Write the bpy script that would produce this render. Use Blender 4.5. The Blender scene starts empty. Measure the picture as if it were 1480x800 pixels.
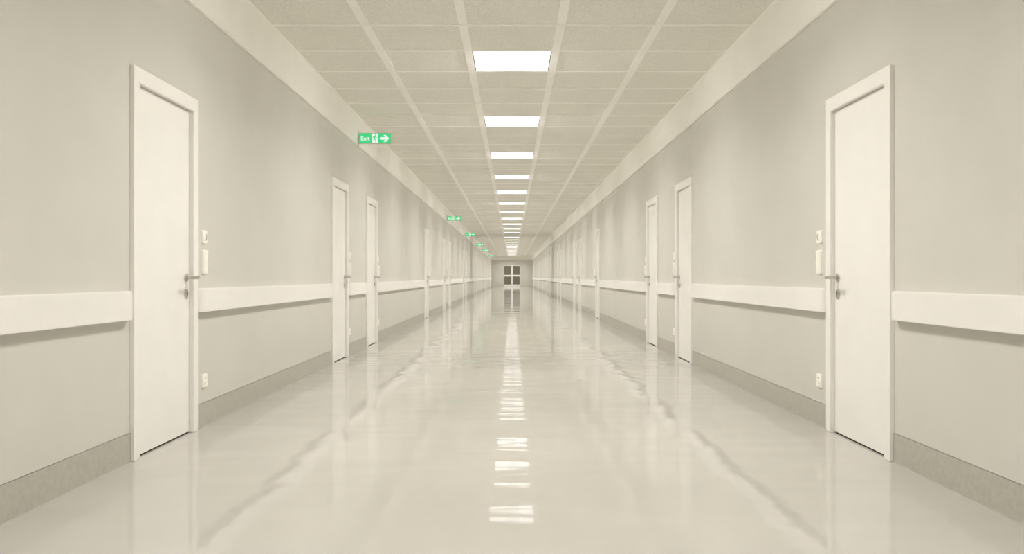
# A long, brightly lit hospital corridor: beige walls, white flush doors, crash rails,
# a gridded tile ceiling with square light panels, green exit signs and a glossy floor.
# Metres; the camera stands at x = 0, y = 0 and looks along +Y.
import bpy, bmesh, math
from mathutils import Vector

scene = bpy.context.scene
COL = scene.collection
R = math.radians

# ------------------------------------------------------------------ dimensions
EYE = 0.988
HALF = 2.045            # wall face
Y0, Y1 = -7.4, 85.8     # corridor ends
CEIL = 3.088
CORN_X, CORN_Z = 2.02, 2.718
RAIL_Z0, RAIL_Z1, RAIL_OUT = 0.760, 0.914, 0.047
DOOR_W, DOOR_H, JAMB = 0.945, 2.126, 0.075
DOORS = [4.63, 9.78, 12.10, 20.10, 25.40, 27.75, 35.60, 37.80, 46.80, 49.60, 57.50, 65.10, 72.50, 79.50]
SIGNS = [11.36, 26.90, 37.15, 48.60, 58.75, 74.00]
PITCH_Y, PITCH_X, ROW0 = 0.8125, 0.816, 7.235
ORD = ('first second third fourth fifth sixth seventh eighth ninth tenth eleventh twelfth thirteenth fourteenth '
       'fifteenth sixteenth seventeenth eighteenth nineteenth twentieth twenty-first twenty-second twenty-third '
       'twenty-fourth twenty-fifth twenty-sixth').split()


# ------------------------------------------------------------------ materials
def new_mat(name):
    m = bpy.data.materials.new(name)
    m.use_nodes = True
    nt = m.node_tree
    return m, nt, nt.nodes['Principled BSDF']


def srgb(r, g, b):
    f = lambda c: c / 12.92 if c <= 0.04045 else ((c + 0.055) / 1.055) ** 2.4
    return (f(r / 255), f(g / 255), f(b / 255), 1.0)


def mottled(name, c1, c2, scale, rough, spec=0.4, bump=0.0, bump_scale=200.0, detail=3.0, metallic=0.0):
    """A plain coat with a faint procedural mottle and an optional fine bump."""
    m, nt, bs = new_mat(name)
    tc = nt.nodes.new('ShaderNodeTexCoord')
    nz = nt.nodes.new('ShaderNodeTexNoise')
    nz.inputs['Scale'].default_value = scale
    nz.inputs['Detail'].default_value = detail
    rp = nt.nodes.new('ShaderNodeValToRGB')
    rp.color_ramp.elements[0].position = 0.35
    rp.color_ramp.elements[1].position = 0.65
    rp.color_ramp.elements[0].color = c1
    rp.color_ramp.elements[1].color = c2
    nt.links.new(tc.outputs['Object'], nz.inputs['Vector'])
    nt.links.new(nz.outputs['Fac'], rp.inputs['Fac'])
    nt.links.new(rp.outputs['Color'], bs.inputs['Base Color'])
    bs.inputs['Roughness'].default_value = rough
    bs.inputs['Specular IOR Level'].default_value = spec
    bs.inputs['Metallic'].default_value = metallic
    if bump:
        n2 = nt.nodes.new('ShaderNodeTexNoise')
        n2.inputs['Scale'].default_value = bump_scale
        n2.inputs['Detail'].default_value = 2.0
        bp = nt.nodes.new('ShaderNodeBump')
        bp.inputs['Strength'].default_value = bump
        bp.inputs['Distance'].default_value = 0.002
        nt.links.new(tc.outputs['Object'], n2.inputs['Vector'])
        nt.links.new(n2.outputs['Fac'], bp.inputs['Height'])
        nt.links.new(bp.outputs['Normal'], bs.inputs['Normal'])
    return m


def glow(name, color, strength, base=(0.8, 0.8, 0.8, 1)):
    m, nt, bs = new_mat(name)
    bs.inputs['Base Color'].default_value = base
    bs.inputs['Emission Color'].default_value = color
    bs.inputs['Emission Strength'].default_value = strength
    bs.inputs['Roughness'].default_value = 0.5
    return m


def c3(r, g, b):
    return (r, g, b, 1.0)


M_WALL = mottled('wall_paint', c3(0.605, 0.595, 0.55), c3(0.625, 0.615, 0.57), 2.0, 0.55, 0.25)
M_CORN = mottled('cornice_paint', c3(0.855, 0.845, 0.8), c3(0.875, 0.865, 0.82), 3.0, 0.6, 0.2)
M_BASE = mottled('baseboard_vinyl', c3(0.425, 0.41, 0.365), c3(0.465, 0.45, 0.4), 40.0, 0.4, 0.35)
M_WHITE = mottled('white_lacquer', c3(0.825, 0.812, 0.792), c3(0.84, 0.827, 0.807), 4.0, 0.32, 0.4)
M_RAIL = mottled('rail_plastic', c3(0.815, 0.8, 0.785), c3(0.83, 0.815, 0.8), 4.0, 0.4, 0.35)
M_PLATE = mottled('plate_plastic', c3(0.92, 0.9, 0.845), c3(0.93, 0.91, 0.855), 8.0, 0.35, 0.4)
M_TILE = mottled('ceiling_tile', c3(0.69, 0.68, 0.63), c3(0.86, 0.85, 0.79), 110.0, 0.9, 0.1, 0.4, 160.0, 4.0)
M_GRID = mottled('ceiling_grid', c3(0.9, 0.89, 0.855), c3(0.92, 0.91, 0.875), 5.0, 0.5, 0.3)
M_STEEL = mottled('brushed_steel', c3(0.50, 0.48, 0.45), c3(0.62, 0.60, 0.56), 60.0, 0.32, 0.5, metallic=1.0)
M_DARK = mottled('dark_gap', c3(0.03, 0.028, 0.025), c3(0.04, 0.036, 0.03), 20.0, 0.8, 0.1)
M_SHADE = mottled('lamp_rim', c3(0.16, 0.15, 0.13), c3(0.19, 0.18, 0.15), 20.0, 0.7, 0.1)
M_LAMP = glow('lamp_diffuser', (1.0, 0.985, 0.95, 1), 1.18)
M_SIGNG = glow('sign_green', (0.035, 0.60, 0.20, 1), 1.0, (0.015, 0.12, 0.045, 1))
M_SIGNW = glow('sign_white', (0.80, 0.92, 0.82, 1), 0.85, (0.3, 0.3, 0.3, 1))
M_SIGNB = mottled('sign_body', c3(0.55, 0.60, 0.52), c3(0.58, 0.63, 0.55), 10.0, 0.4, 0.4)
M_BACK = mottled('plain_back_wall', c3(0.605, 0.595, 0.55), c3(0.625, 0.615, 0.57), 2.0, 0.6, 0.2)


def floor_mat():
    """Polished vinyl: faintly clouded colour, a clear coat of wax that is not quite level."""
    m, nt, bs = new_mat('polished_floor')
    tc = nt.nodes.new('ShaderNodeTexCoord')
    nz = nt.nodes.new('ShaderNodeTexNoise')
    nz.inputs['Scale'].default_value = 1.6
    nz.inputs['Detail'].default_value = 5.0
    rp = nt.nodes.new('ShaderNodeValToRGB')
    rp.color_ramp.elements[0].position = 0.3
    rp.color_ramp.elements[1].position = 0.7
    rp.color_ramp.elements[0].color = c3(0.475, 0.46, 0.43)
    rp.color_ramp.elements[1].color = c3(0.505, 0.49, 0.457)
    nt.links.new(tc.outputs['Object'], nz.inputs['Vector'])
    nt.links.new(nz.outputs['Fac'], rp.inputs['Fac'])
    nt.links.new(rp.outputs['Color'], bs.inputs['Base Color'])
    bs.inputs['Roughness'].default_value = 0.036
    gr = nt.nodes.new('ShaderNodeTexWhiteNoise')      # microscopic grain in the wax: some flecks gloss more than others
    gr.noise_dimensions = '3D'
    gm = nt.nodes.new('ShaderNodeMapRange')
    gm.inputs['To Min'].default_value = 1.25
    gm.inputs['To Max'].default_value = 1.55
    nt.links.new(tc.outputs['Object'], gr.inputs['Vector'])
    nt.links.new(gr.outputs['Value'], gm.inputs['Value'])
    nt.links.new(gm.outputs['Result'], bs.inputs['IOR'])
    w1 = nt.nodes.new('ShaderNodeTexNoise')
    w1.inputs['Scale'].default_value = 1.0
    w1.inputs['Detail'].default_value = 1.5
    w2 = nt.nodes.new('ShaderNodeTexNoise')
    w2.inputs['Scale'].default_value = 1.0
    w2.inputs['Detail'].default_value = 1.0
    mx = nt.nodes.new('ShaderNodeMath')
    mx.operation = 'MULTIPLY_ADD'
    mx.inputs[1].default_value = 0.16
    nt.links.new(tc.outputs['Object'], w1.inputs['Vector'])
    mp = nt.nodes.new('ShaderNodeMapping')            # the wax was laid across the corridor: ripples longer in x than in y
    mp.inputs['Scale'].default_value = (1.3, 5.0, 1.0)
    nt.links.new(tc.outputs['Object'], mp.inputs['Vector'])
    nt.links.new(mp.outputs['Vector'], w2.inputs['Vector'])
    nt.links.new(w2.outputs['Fac'], mx.inputs[0])
    nt.links.new(w1.outputs['Fac'], mx.inputs[2])
    bp = nt.nodes.new('ShaderNodeBump')
    bp.inputs['Strength'].default_value = 1.0
    bp.inputs['Distance'].default_value = 0.0085
    nt.links.new(mx.outputs[0], bp.inputs['Height'])
    nt.links.new(bp.outputs['Normal'], bs.inputs['Normal'])
    return m


def pane_mat():
    m, nt, bs = new_mat('dark_glass')
    bs.inputs['Base Color'].default_value = c3(0.17, 0.155, 0.12)
    bs.inputs['Roughness'].default_value = 0.12
    bs.inputs['IOR'].default_value = 1.45
    return m


M_FLOOR = floor_mat()
M_PANE = pane_mat()


# ------------------------------------------------------------------ mesh helpers
def box(bm, x0, x1, y0, y1, z0, z1):
    v = [bm.verts.new(p) for p in ((x0, y0, z0), (x1, y0, z0), (x1, y1, z0), (x0, y1, z0),
                                   (x0, y0, z1), (x1, y0, z1), (x1, y1, z1), (x0, y1, z1))]
    for f in ((0, 3, 2, 1), (4, 5, 6, 7), (0, 1, 5, 4), (1, 2, 6, 5), (2, 3, 7, 6), (3, 0, 4, 7)):
        bm.faces.new([v[i] for i in f])


def prism(bm, poly, lo, hi, axis):
    """Extrude a polygon (list of 2-D points) along an axis: 'x' -> (y,z), 'y' -> (x,z), 'z' -> (x,y)."""
    def P(p, t):
        return {'x': (t, p[0], p[1]), 'y': (p[0], t, p[1]), 'z': (p[0], p[1], t)}[axis]
    a = [bm.verts.new(P(p, lo)) for p in poly]
    b = [bm.verts.new(P(p, hi)) for p in poly]
    n = len(poly)
    bm.faces.new(a)
    bm.faces.new(b[::-1])
    for i in range(n):
        j = (i + 1) % n
        bm.faces.new([a[i], b[i], b[j], a[j]])


def ring(cx, cy, rx, ry, n=24):
    return [(cx + rx * math.cos(2 * math.pi * i / n), cy + ry * math.sin(2 * math.pi * i / n)) for i in range(n)]


def tube(bm, pts, r, n=14):
    """A round bar along a path of points, capped."""
    pts = [Vector(p) for p in pts]
    loops = []
    for i, p in enumerate(pts):
        d = (pts[min(i + 1, len(pts) - 1)] - pts[max(i - 1, 0)]).normalized()
        u = d.cross(Vector((0, 0, 1)))
        if u.length < 1e-4:
            u = d.cross(Vector((1, 0, 0)))
        u.normalize()
        w = u.cross(d)
        loops.append([bm.verts.new(p + r * (math.cos(2 * math.pi * k / n) * u + math.sin(2 * math.pi * k / n) * w)) for k in range(n)])
    for a, b in zip(loops, loops[1:]):
        for k in range(n):
            bm.faces.new([a[k], a[(k + 1) % n], b[(k + 1) % n], b[k]])
    bm.faces.new(loops[0])
    bm.faces.new(loops[-1])


def obj(name, bm, mat, parent=None, mirror=1, bevel=0.0, seg=2, smooth=False):
    """Link a bmesh as ONE object. mirror = -1 flips it in x (for the wall opposite)."""
    if mirror < 0:
        for v in bm.verts:
            v.co.x = -v.co.x
    bmesh.ops.recalc_face_normals(bm, faces=bm.faces)
    me = bpy.data.meshes.new(name)
    bm.to_mesh(me)
    bm.free()
    me.materials.append(mat)
    o = bpy.data.objects.new(name, me)
    COL.objects.link(o)
    if parent is not None:
        o.parent = parent
    if bevel:
        b = o.modifiers.new('edge', 'BEVEL')
        b.width = bevel
        b.segments = seg
        b.limit_method = 'ANGLE'
        b.angle_limit = R(40)
    if smooth:
        for p in me.polygons:
            p.use_smooth = True
        me.set_sharp_from_angle(angle=R(40))
    return o


def tag(o, label, cat, group=None, kind=None):
    o['label'] = label
    o['category'] = cat
    if group:
        o['group'] = group
    if kind:
        o['kind'] = kind
    return o


def structure(name, bm, mat, label, cat, bevel=0.0):
    return tag(obj(name, bm, mat, bevel=bevel), label, cat, kind='structure')


def empty(name, loc):
    e = bpy.data.objects.new(name, None)
    e.empty_display_size = 0.1
    e.location = loc
    COL.objects.link(e)
    return e


def copy_tree(o, parent=None):
    c = o.copy()
    COL.objects.link(c)
    if parent is not None:
        c.parent = parent
    for ch in list(o.children):
        copy_tree(ch, c)
    return c


class Kit:
    """The first call hands out the prototype, later calls hand out copies of the whole tree."""
    def __init__(self, proto):
        self.proto, self.used = proto, False

    def get(self, loc, name=None):
        o = copy_tree(self.proto) if self.used else self.proto
        self.used = True
        o.location = loc
        if name:
            o.name = name
        return o


NB = bmesh.new
SIDES = ((1, -1, 'with the exit signs', 'left'), (-1, 1, 'opposite the exit signs', 'right'))
# (mirror, sign of x, phrase, setting name)

# ------------------------------------------------------------------ the room
bm = NB()
box(bm, -2.3, 2.3, Y0 - 0.2, Y1 + 0.2, -0.12, 0.0)
structure('floor', bm, M_FLOOR, 'glossy pale beige corridor floor', 'floor')

for mir, sx, phrase, side in SIDES:
    bm = NB()
    o0, o1 = JAMB - 0.012, DOOR_W - JAMB + 0.012
    edge = Y0 - 0.2
    H_IN = DOOR_H - 0.075
    for d in DOORS:
        box(bm, HALF, HALF + 0.2, edge, d + o0, 0.156, 3.3)
        box(bm, HALF, HALF + 0.2, d + o0, d + o1, H_IN, 3.3)
        edge = d + o1
    box(bm, HALF, HALF + 0.2, edge, Y1 + 0.2, 0.156, 3.3)
    obj_w = obj('wall_' + side, bm, M_WALL, mirror=sx)
    tag(obj_w, 'long beige corridor wall ' + phrase, 'wall', kind='structure')

    bm = NB()
    edge = Y0
    for d in DOORS + [Y1]:
        e = d + 0.004 if d < Y1 else Y1
        box(bm, HALF - 0.004, HALF + 0.07, edge, e, 0.0, 0.1535)
        box(bm, HALF + 0.02, HALF + 0.12, edge, e, 0.0, 0.1565)
        edge = d + DOOR_W - 0.004
    o = obj('baseboard_' + side, bm, M_BASE, mirror=sx)
    tag(o, 'grey vinyl baseboard of the wall ' + phrase, 'baseboard', kind='structure')

    bm = NB()
    prism(bm, [(CORN_X, CORN_Z + 0.004), (CORN_X + 0.004, CORN_Z), (HALF + 0.05, CORN_Z), (HALF + 0.05, 3.2), (CORN_X, 3.2)], Y0, Y1, 'y')
    o = obj('trim_1' if sx < 0 else 'trim_2', bm, M_CORN, mirror=sx)
    tag(o, 'cream band between ceiling and wall ' + phrase, 'trim', kind='structure')

bm = NB()
box(bm, -2.3, 2.3, Y1, Y1 + 0.2, 0.0, 3.3)
structure('wall_end', bm, M_WALL, 'beige end wall behind the dark glazed double door', 'wall')
bm = NB()
box(bm, -2.3, 2.3, Y0 - 0.2, Y0, 0.0, 3.3)
structure('wall_back', bm, M_BACK, 'plain beige wall closing the corridor behind the viewer', 'wall')
bm = NB()
box(bm, -CORN_X, CORN_X, Y1 - 0.025, Y1 + 0.05, CORN_Z, 3.2)
structure('trim_3', bm, M_CORN, 'cream band above the dark glazed double door', 'trim')

# ---- ceiling: tiles recessed a little above a grid of wide and narrow bars
rows = []
k = -18
while ROW0 + PITCH_Y * k < Y1 + PITCH_Y:
    rows.append(ROW0 + PITCH_Y * k)
    k += 1
LIGHT_CELLS = [1 + 4 * i for i in range(-4, 11)] + [47 + 4 * i for i in range(12)] + [94]  # the last panel breaks the spacing, added to brighten the end wall
light_set = set(LIGHT_CELLS)
xs = [-CORN_X - 0.03, -1.5 * PITCH_X, -0.5 * PITCH_X, 0.5 * PITCH_X, 1.5 * PITCH_X, CORN_X + 0.03]
bm = NB()
for i in range(len(rows) - 1):
    cell = i - 18
    for j in range(5):
        if j == 2 and cell in light_set:
            continue
        y1 = min(rows[i + 1], Y1 + 0.1)
        box(bm, xs[j], xs[j + 1], rows[i], y1, CEIL + 0.007, CEIL + 0.027)
ceiling = structure('ceiling', bm, M_TILE, 'suspended ceiling of speckled square tiles', 'ceiling')
MAIN, CROSS = 0.036, 0.021
bm = NB()
for x in xs[1:-1]:
    box(bm, x - MAIN, x + MAIN, Y0, Y1, CEIL, CEIL + 0.03)
for y in rows:
    if y > Y1:
        continue
    for a, b in zip(xs, xs[1:]):
        lo = a + (MAIN if a > -2 else 0)
        hi = b - (MAIN if b < 2 else 0)
        box(bm, lo, hi, y - CROSS, y + CROSS, CEIL + 0.001, CEIL + 0.03)
for s in (-1, 1):
    box(bm, min(s * CORN_X, s * (CORN_X - 0.022)), max(s * CORN_X, s * (CORN_X - 0.022)), Y0, Y1, CEIL - 0.0005, CEIL + 0.02)
obj('ceiling_grid', bm, M_GRID, ceiling)

# ------------------------------------------------------------------ light panels
LX = PITCH_X / 2 - MAIN          # half width of the opening
LY = PITCH_Y / 2 - CROSS         # half length of the opening


def make_light():
    t = empty('ceiling_light', (0, 0, CEIL))
    bm = NB()                                     # shallow tray above the ceiling
    e = 0.0015
    box(bm, -LX - e, LX + e, -LY - e, LY + e, 0.05, 0.075)
    for s in (-1, 1):
        box(bm, min(s * (LX + e), s * (LX - 0.008)), max(s * (LX + e), s * (LX - 0.008)), -LY - e, LY + e, 0.004, 0.05)
        box(bm, -LX + 0.008, LX - 0.008, min(s * (LY + e), s * (LY - 0.008)), max(s * (LY + e), s * (LY - 0.008)), 0.004, 0.05)
    obj('housing', bm, M_SHADE, t)
    bm = NB()
    box(bm, -LX + 0.009, LX - 0.009, -LY + 0.009, LY - 0.009, 0.001, 0.02)
    obj('diffuser', bm, M_LAMP, t, bevel=0.003)
    ld = bpy.data.lights.new('lamp_light', 'AREA')
    ld.shape = 'RECTANGLE'
    ld.size, ld.size_y = 2 * LX - 0.06, 2 * LY - 0.06
    ld.energy = 43.0
    ld.color = (1.0, 0.965, 0.905)
    ld.spread = R(146)
    lo = bpy.data.objects.new('lamp_light', ld)
    lo.location = (0, 0, -0.004)
    COL.objects.link(lo)
    lo.parent = t
    for s in (-1, 1):                             # two added fill lights, no part of the panel, brighten the upper walls
        ls = bpy.data.lights.new('wall_fill_light', 'AREA')
        ls.shape = 'RECTANGLE'
        ls.size, ls.size_y = 0.04, 2 * LY - 0.06
        ls.energy = 6.1
        ls.color = ld.color
        ls.spread = R(128)
        so = bpy.data.objects.new('wall_fill_light', ls)
        so.location = (s * 0.05, 0, -0.03)
        so.rotation_euler = (0, -s * R(52), 0)
        COL.objects.link(so)
        so.parent = t
    return t


kit = Kit(make_light())
n = 0
for cell in LIGHT_CELLS:
    y = ROW0 + PITCH_Y * (cell + 0.5)
    t = kit.get((0, y, CEIL))
    if cell < 0:
        lab = 'square white ceiling light panel above and behind the viewer'
    elif cell == 1 or cell > 1:
        lab = 'square white ceiling light panel, %s in view along the middle of the ceiling' % ORD[n]
        n += 1
    else:
        lab = 'square white ceiling light panel'
    tag(t, lab, 'ceiling light', 'ceiling light panels')


# ------------------------------------------------------------------ doors
def make_door(mir):
    t = empty('door_1', (0, 0, 0))
    bm = NB()
    i0, i1, it, w, h = JAMB, DOOR_W - JAMB, DOOR_H - 0.085, DOOR_W, DOOR_H
    prism(bm, [(0, 0), (i0, 0), (i0, it), (i1, it), (i1, 0), (w, 0), (w, h), (0, h)], -0.13, 0.0225, 'x')
    obj('door_frame', bm, M_WHITE, t, mir, bevel=0.003)
    bm = NB()
    box(bm, -0.052, -0.008, i0 + 0.0025, i1 - 0.0025, 0.0085, it - 0.003)
    leaf = obj('door_leaf', bm, M_WHITE, t, mir, bevel=0.002)
    bm = NB()
    box(bm, -0.12, -0.075, i0, i1, 0.0, it)
    box(bm, -0.075, -0.012, i0, i1, 0.0, 0.0015)
    o = obj('gap_shade', bm, M_DARK, t, mir)  # black backing and floor strip: the gap's shade put into the colour
    o['label'] = 'painted shade in the gap under the door leaf'
    hy, hz, hx = 0.812, EYE - 0.003, -0.008
    bm = NB()
    tube(bm, [(hx, hy, hz), (0.055, hy, hz), (0.067, hy - 0.003, hz), (0.075, hy - 0.011, hz), (0.078, hy - 0.025, hz), (0.078, hy - 0.125, hz)], 0.0108)
    hd = obj('door_handle', bm, M_STEEL, t, mir, smooth=True)
    hd['label'] = 'steel lever handle'
    bm = NB()
    prism(bm, ring(hy, hz, 0.026, 0.026), hx - 0.001, hx + 0.009, 'x')
    obj('rosette', bm, M_STEEL, hd, mir, bevel=0.002, smooth=True)
    bm = NB()
    prism(bm, ring(hy, hz - 0.104, 0.024, 0.030), hx - 0.001, hx + 0.009, 'x')
    es = obj('keyhole_plate', bm, M_STEEL, t, mir, bevel=0.002, smooth=True)
    es['label'] = 'oval steel keyhole plate'
    bm = NB()
    prism(bm, ring(hy, hz - 0.098, 0.0045, 0.0045, 16), hx + 0.007, hx + 0.0098, 'x')
    box(bm, hx + 0.007, hx + 0.0098, hy - 0.0018, hy + 0.0018, hz - 0.113, hz - 0.099)
    obj('keyhole', bm, M_DARK, es, mir)
    return t


idx = 1
for mir, sx, phrase, side in SIDES:
    kit = Kit(make_door(mir))
    for i, d in enumerate(DOORS):
        t = kit.get((sx * HALF, d, 0), 'door_%d' % idx)
        idx += 1
        tag(t, '%s white flush door along the wall %s' % (ORD[i], phrase), 'door', 'doors of the wall ' + phrase, 'structure')

# ---- glazed double door in the end wall
t = empty('door_%d' % idx, (0, Y1, 0))
tag(t, 'white double door with four dark glass panes at the corridor end', 'door', kind='structure')
DW, DT = 0.83, 2.17
bm = NB()
prism(bm, [(-DW, 0), (-DW + 0.055, 0), (-DW + 0.055, DT - 0.06), (DW - 0.055, DT - 0.06), (DW - 0.055, 0), (DW, 0), (DW, DT), (-DW, DT)], -0.05, 0.02, 'y')
obj('door_frame', bm, M_WHITE, t, bevel=0.004)
for s in (-1, 1):
    a, b = sorted((s * 0.002, s * (DW - 0.056)))
    inner, outer = sorted((s * 0.068, s * (DW - 0.066)))
    bm = NB()
    f0, f1 = -0.04, 0.01
    box(bm, a, inner, f0, f1, 0.006, DT - 0.062)
    box(bm, outer, b, f0, f1, 0.006, DT - 0.062)
    box(bm, inner, outer, f0, f1, 0.006, 0.245)
    box(bm, inner, outer, f0, f1, 1.045, 1.205)
    box(bm, inner, outer, f0, f1, 2.09, DT - 0.062)
    leaf = obj('door_leaf', bm, M_WHITE, t, bevel=0.003)
    for z0, z1 in ((0.245, 1.045), (1.205, 2.09)):
        bm = NB()
        box(bm, inner, outer, -0.018, -0.008, z0, z1)
        p = obj('glass_pane', bm, M_PANE, leaf)
        p['label'] = 'dark glass pane'


# ------------------------------------------------------------------ hand / crash rails
def make_rail(mir, y0, y1):
    """Local x points into the corridor; the two ends curve back to the wall."""
    r, c = 0.055, RAIL_OUT
    L = y1 - y0
    pts = [(-0.004, 0.0)]
    for i in range(9):
        a = math.pi / 2 * i / 8
        pts.append((c * math.sin(a), r - r * math.cos(a)))
    for i in range(9):
        a = math.pi / 2 * (8 - i) / 8
        pts.append((c * math.sin(a), L - r + r * math.cos(a)))
    pts.append((-0.004, L))
    bm = NB()
    prism(bm, pts, RAIL_Z0, RAIL_Z1, 'z')
    return obj('handrail', bm, M_RAIL, None, mir, bevel=0.007, seg=3, smooth=True)


for mir, sx, phrase, side in SIDES:
    edge = -3.0
    for i, d in enumerate(DOORS + [Y1]):
        y1 = d - 0.035 if i < len(DOORS) else Y1 - 0.05
        o = make_rail(mir, edge, y1)
        o.location = (sx * HALF, edge, 0)
        if i == 0:
            lab = 'white handrail running up to the first door on the wall ' + phrase
        elif i < len(DOORS):
            lab = 'white handrail between %s and %s door on the wall %s' % (ORD[i - 1], ORD[i], phrase)
        else:
            lab = 'short white handrail past the last door on the wall ' + phrase
        tag(o, lab, 'handrail', 'handrails along the walls')
        edge = d + DOOR_W + 0.022


# ------------------------------------------------------------------ switches and sockets by the doors
def plate_outline(w, h, r=0.008, n=4):
    pts = []
    for cx, cy, a0 in ((w - r, h - r, 0), (-w + r, h - r, 90), (-w + r, -h + r, 180), (w - r, -h + r, 270)):
        for i in range(n + 1):
            a = R(a0 + 90 * i / n)
            pts.append((cx + r * math.cos(a), cy + r * math.sin(a)))
    return pts


def make_switch(mir):
    t = empty('light_switch', (0, 0, 0))
    bm = NB()
    prism(bm, plate_outline(0.0425, 0.078), -0.002, 0.013, 'x')
    obj('switch_plate', bm, M_PLATE, t, mir, bevel=0.002)
    for s in (-1, 1):
        bm = NB()
        zc = s * 0.0355
        prism(bm, [(0.012, zc - 0.033), (0.0165, zc - 0.033), (0.0215, zc + 0.033), (0.012, zc + 0.033)], -0.0315, 0.0315, 'y')
        obj('rocker', bm, M_PLATE, t, mir, bevel=0.0015)
    return t


def make_key_plate(mir):
    t = empty('key_switch', (0, 0, 0))
    bm = NB()
    prism(bm, plate_outline(0.0425, 0.043), -0.002, 0.010, 'x')
    obj('wall_plate', bm, M_PLATE, t, mir, bevel=0.002)
    bm = NB()
    prism(bm, ring(0, 0, 0.029, 0.029, 28), 0.009, 0.0135, 'x')
    obj('dial', bm, M_PLATE, t, mir, bevel=0.0015, smooth=True)
    bm = NB()                                     # dark crescent slot on the far half of the dial
    outer = [(0.0235 * math.cos(R(a)), 0.0235 * math.sin(R(a))) for a in range(-100, 61, 10)]
    inner = [(0.0235 * math.cos(R(a)) * 0.62 + 0.002, 0.0235 * math.sin(R(a)) * 0.86) for a in range(60, -101, -10)]
    prism(bm, outer + inner, 0.012, 0.0142, 'x')
    o = obj('slot', bm, M_DARK, t, mir)
    o['label'] = 'dark curved slot'
    return t


def make_socket(mir):
    t = empty('wall_socket', (0, 0, 0))
    bm = NB()
    prism(bm, plate_outline(0.0425, 0.0445), -0.002, 0.011, 'x')
    obj('wall_plate', bm, M_PLATE, t, mir, bevel=0.002)
    bm = NB()
    ro = ring(0, 0, 0.030, 0.030, 28)
    ri = ring(0, 0, 0.026, 0.026, 28)
    vo = [[bm.verts.new((x, p[0], p[1])) for p in rr] for x, rr in ((0.010, ro), (0.0145, ro), (0.0145, ri), (0.0118, ri))]
    for a, b in zip(vo, vo[1:]):
        for i in range(28):
            j = (i + 1) % 28
            bm.faces.new([a[i], a[j], b[j], b[i]])
    bm.faces.new(vo[-1])
    obj('socket_ring', bm, M_PLATE, t, mir)
    for s in (-1, 1):
        bm = NB()
        prism(bm, ring(0.0, s * 0.0165, 0.0042, 0.0042, 14), 0.0112, 0.0128, 'x')
        obj('pin_hole', bm, M_DARK, t, mir)
    return t


for mir, sx, phrase, side in SIDES:
    ks, kk, kp = Kit(make_switch(mir)), Kit(make_key_plate(mir)), Kit(make_socket(mir))
    for i, d in enumerate(DOORS[:6]):
        y = d + 1.106
        tag(ks.get((sx * HALF, y, 1.089)), 'white double rocker switch beside the %s door on the wall %s' % (ORD[i], phrase), 'light switch', 'double switches by the doors')
        tag(kk.get((sx * HALF, y, 1.254)), 'small white plate with dark curved slot by %s door on wall %s' % (ORD[i], phrase), 'switch', 'slotted plates by the doors')
        if i < 3:
            tag(kp.get((sx * HALF, y, 0.302)), 'low white socket beside the %s door on the wall %s' % (ORD[i], phrase), 'socket', 'low sockets by the doors')


# ------------------------------------------------------------------ exit signs
SW, SH = 0.436, 0.142


def capsule(bm, a, b, ra, rb, y0, y1, n=8):
    """A limb of the pictogram: a flat capsule from a to b in the sign's plane."""
    ax, az = a
    bx, bz = b
    ang = math.atan2(bz - az, bx - ax)
    pts = [(ax + ra * math.cos(ang + math.pi / 2 + math.pi * i / n), az + ra * math.sin(ang + math.pi / 2 + math.pi * i / n)) for i in range(n + 1)]
    pts += [(bx + rb * math.cos(ang - math.pi / 2 + math.pi * i / n), bz + rb * math.sin(ang - math.pi / 2 + math.pi * i / n)) for i in range(n + 1)]
    prism(bm, pts, y0, y1, 'y')


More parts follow.
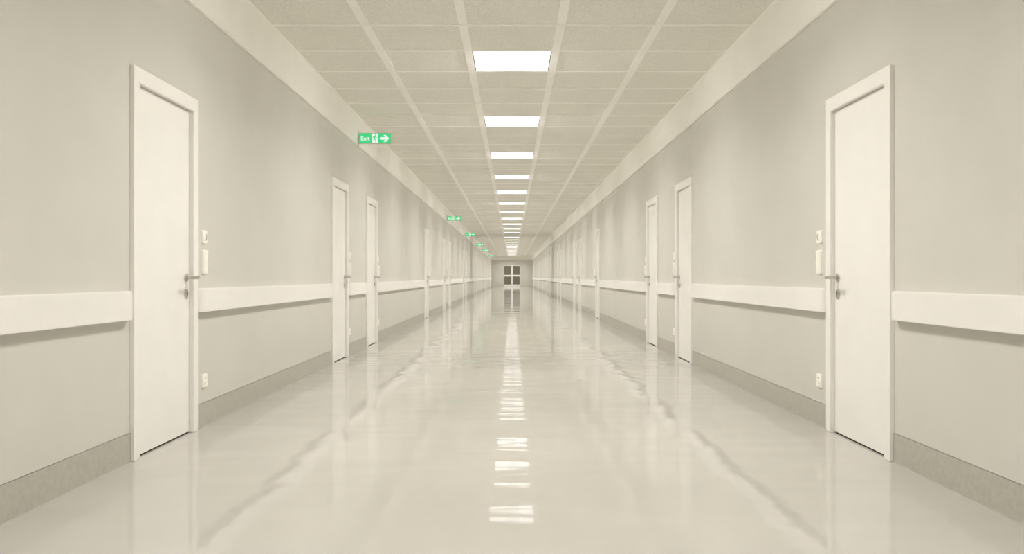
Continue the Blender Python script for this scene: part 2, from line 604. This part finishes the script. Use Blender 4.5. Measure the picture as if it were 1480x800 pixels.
def make_sign():
    """Origin on the wall band; x runs out into the corridor, the lit face looks to -y."""
    t = empty('exit_sign', (0, 0, 0))
    bm = NB()
    box(bm, 0.006, SW, -0.012, 0.014, -SH / 2, SH / 2)
    obj('sign_body', bm, M_SIGNB, t, bevel=0.003)
    bm = NB()
    box(bm, -0.002, 0.010, -0.022, 0.024, -SH / 2 - 0.02, SH / 2 + 0.03)
    obj('wall_bracket', bm, M_SIGNB, t, bevel=0.002)
    x0, x1, z0, z1 = 0.021, SW - 0.007, -SH / 2 + 0.009, SH / 2 - 0.005
    w, h = x1 - x0, z1 - z0
    bm = NB()
    box(bm, x0, x1, -0.0135, -0.011, z0, z1)
    face = obj('green_panel', bm, M_SIGNG, t)
    U = lambda u: x0 + u * w
    V = lambda v: z0 + v * h
    ya, yb = -0.0148, -0.013
    cu = bpy.data.curves.new('lettering', 'FONT')
    cu.body = 'Exit'
    cu.size = 1.0
    cu.extrude = 0.0
    cu.offset = 0.022
    tmp = bpy.data.objects.new('lettering', cu)
    COL.objects.link(tmp)
    dg = bpy.context.evaluated_depsgraph_get()
    me = bpy.data.meshes.new_from_object(tmp.evaluated_get(dg))
    bpy.data.objects.remove(tmp)
    co = [v.co.copy() for v in me.vertices]
    mnx, mxx = min(c.x for c in co), max(c.x for c in co)
    mny, mxy = min(c.y for c in co), max(c.y for c in co)
    for v, c in zip(me.vertices, co):
        v.co = (U(0.045) + (c.x - mnx) / (mxx - mnx) * 0.282 * w, ya, V(0.26) + (c.y - mny) / (mxy - mny) * 0.42 * h)
    me.materials.clear()
    me.materials.append(M_SIGNW)
    lt = bpy.data.objects.new('lettering', me)
    COL.objects.link(lt)
    lt.parent = t
    # the doorway panel with the running figure
    bm = NB()
    box(bm, U(0.39), U(0.585), ya, yb, V(0.03), V(0.97))
    pic = obj('pictogram_panel', bm, M_SIGNW, t)
    bm = NB()
    s = h
    cx, cz = U(0.487), V(0.5)
    Q = lambda a, b: (cx + a * s, cz + b * s)
    y2, y3 = -0.0165, ya + 0.0002
    prism(bm, ring(*Q(0.07, 0.33), 0.062 * s, 0.062 * s, 18), y2, y3, 'y')
    for a, b, ra, rb in (((0.02, 0.20), (-0.05, -0.08), 0.062, 0.05),      # trunk
                         ((0.03, 0.19), (-0.13, 0.16), 0.030, 0.024), ((-0.13, 0.16), (-0.19, 0.03), 0.024, 0.020),
                         ((0.04, 0.18), (0.13, 0.05), 0.030, 0.024), ((0.13, 0.05), (0.22, 0.09), 0.024, 0.020),
                         ((-0.03, -0.08), (0.10, -0.17), 0.042, 0.034), ((0.10, -0.17), (0.08, -0.38), 0.034, 0.024),
                         ((-0.06, -0.08), (-0.11, -0.25), 0.042, 0.034), ((-0.11, -0.25), (-0.25, -0.30), 0.034, 0.024)):
        capsule(bm, Q(*a), Q(*b), ra * s, rb * s, y2, y3)
    obj('running_figure', bm, M_SIGNG, pic)
    # the arrow
    bm = NB()
    ac = 0.47
    prism(bm, [(U(0.655), V(ac - 0.125)), (U(0.815), V(ac - 0.125)), (U(0.765), V(ac - 0.36)), (U(0.84), V(ac - 0.36)), (U(0.95), V(ac)),
               (U(0.84), V(ac + 0.36)), (U(0.765), V(ac + 0.36)), (U(0.815), V(ac + 0.125)), (U(0.655), V(ac + 0.125))], ya, yb, 'y')
    obj('arrow', bm, M_SIGNW, t)
    return t


kit = Kit(make_sign())
where = ['between the second and third doors', 'between the fifth and sixth doors', 'between the seventh and eighth doors',
         'between the ninth and tenth doors', 'just past the eleventh door', 'just past the thirteenth door']
for y, wh in zip(SIGNS, where):
    t = kit.get((-CORN_X, y, EYE + 1.818))
    tag(t, 'green lit exit sign with running figure and arrow ' + wh, 'exit sign', 'exit signs along the corridor')

# ------------------------------------------------------------------ camera, world, look
cam = bpy.data.cameras.new('camera')
cam.sensor_width = 36.0
cam.lens = 1250.0 / 1480.0 * 36.0
cam.clip_start = 0.05
cam.clip_end = 200
co = bpy.data.objects.new('camera', cam)
co.location = (0, 0, EYE)
co.rotation_euler = (R(90), 0, 0)
COL.objects.link(co)
scene.camera = co

w = bpy.data.worlds.new('world')
w.use_nodes = True
w.node_tree.nodes['Background'].inputs[0].default_value = (0.02, 0.02, 0.02, 1)
scene.world = w

vs = scene.view_settings
vs.view_transform = 'Standard'
vs.look = 'None'
vs.gamma = 1.0
vs.exposure = 0.0
vs.use_curve_mapping = False
cy = scene.cycles
cy.max_bounces = 14
cy.diffuse_bounces = 12
cy.glossy_bounces = 6
cy.sample_clamp_indirect = 4.0
cy.use_denoising = True
cy.denoising_input_passes = 'RGB_ALBEDO'
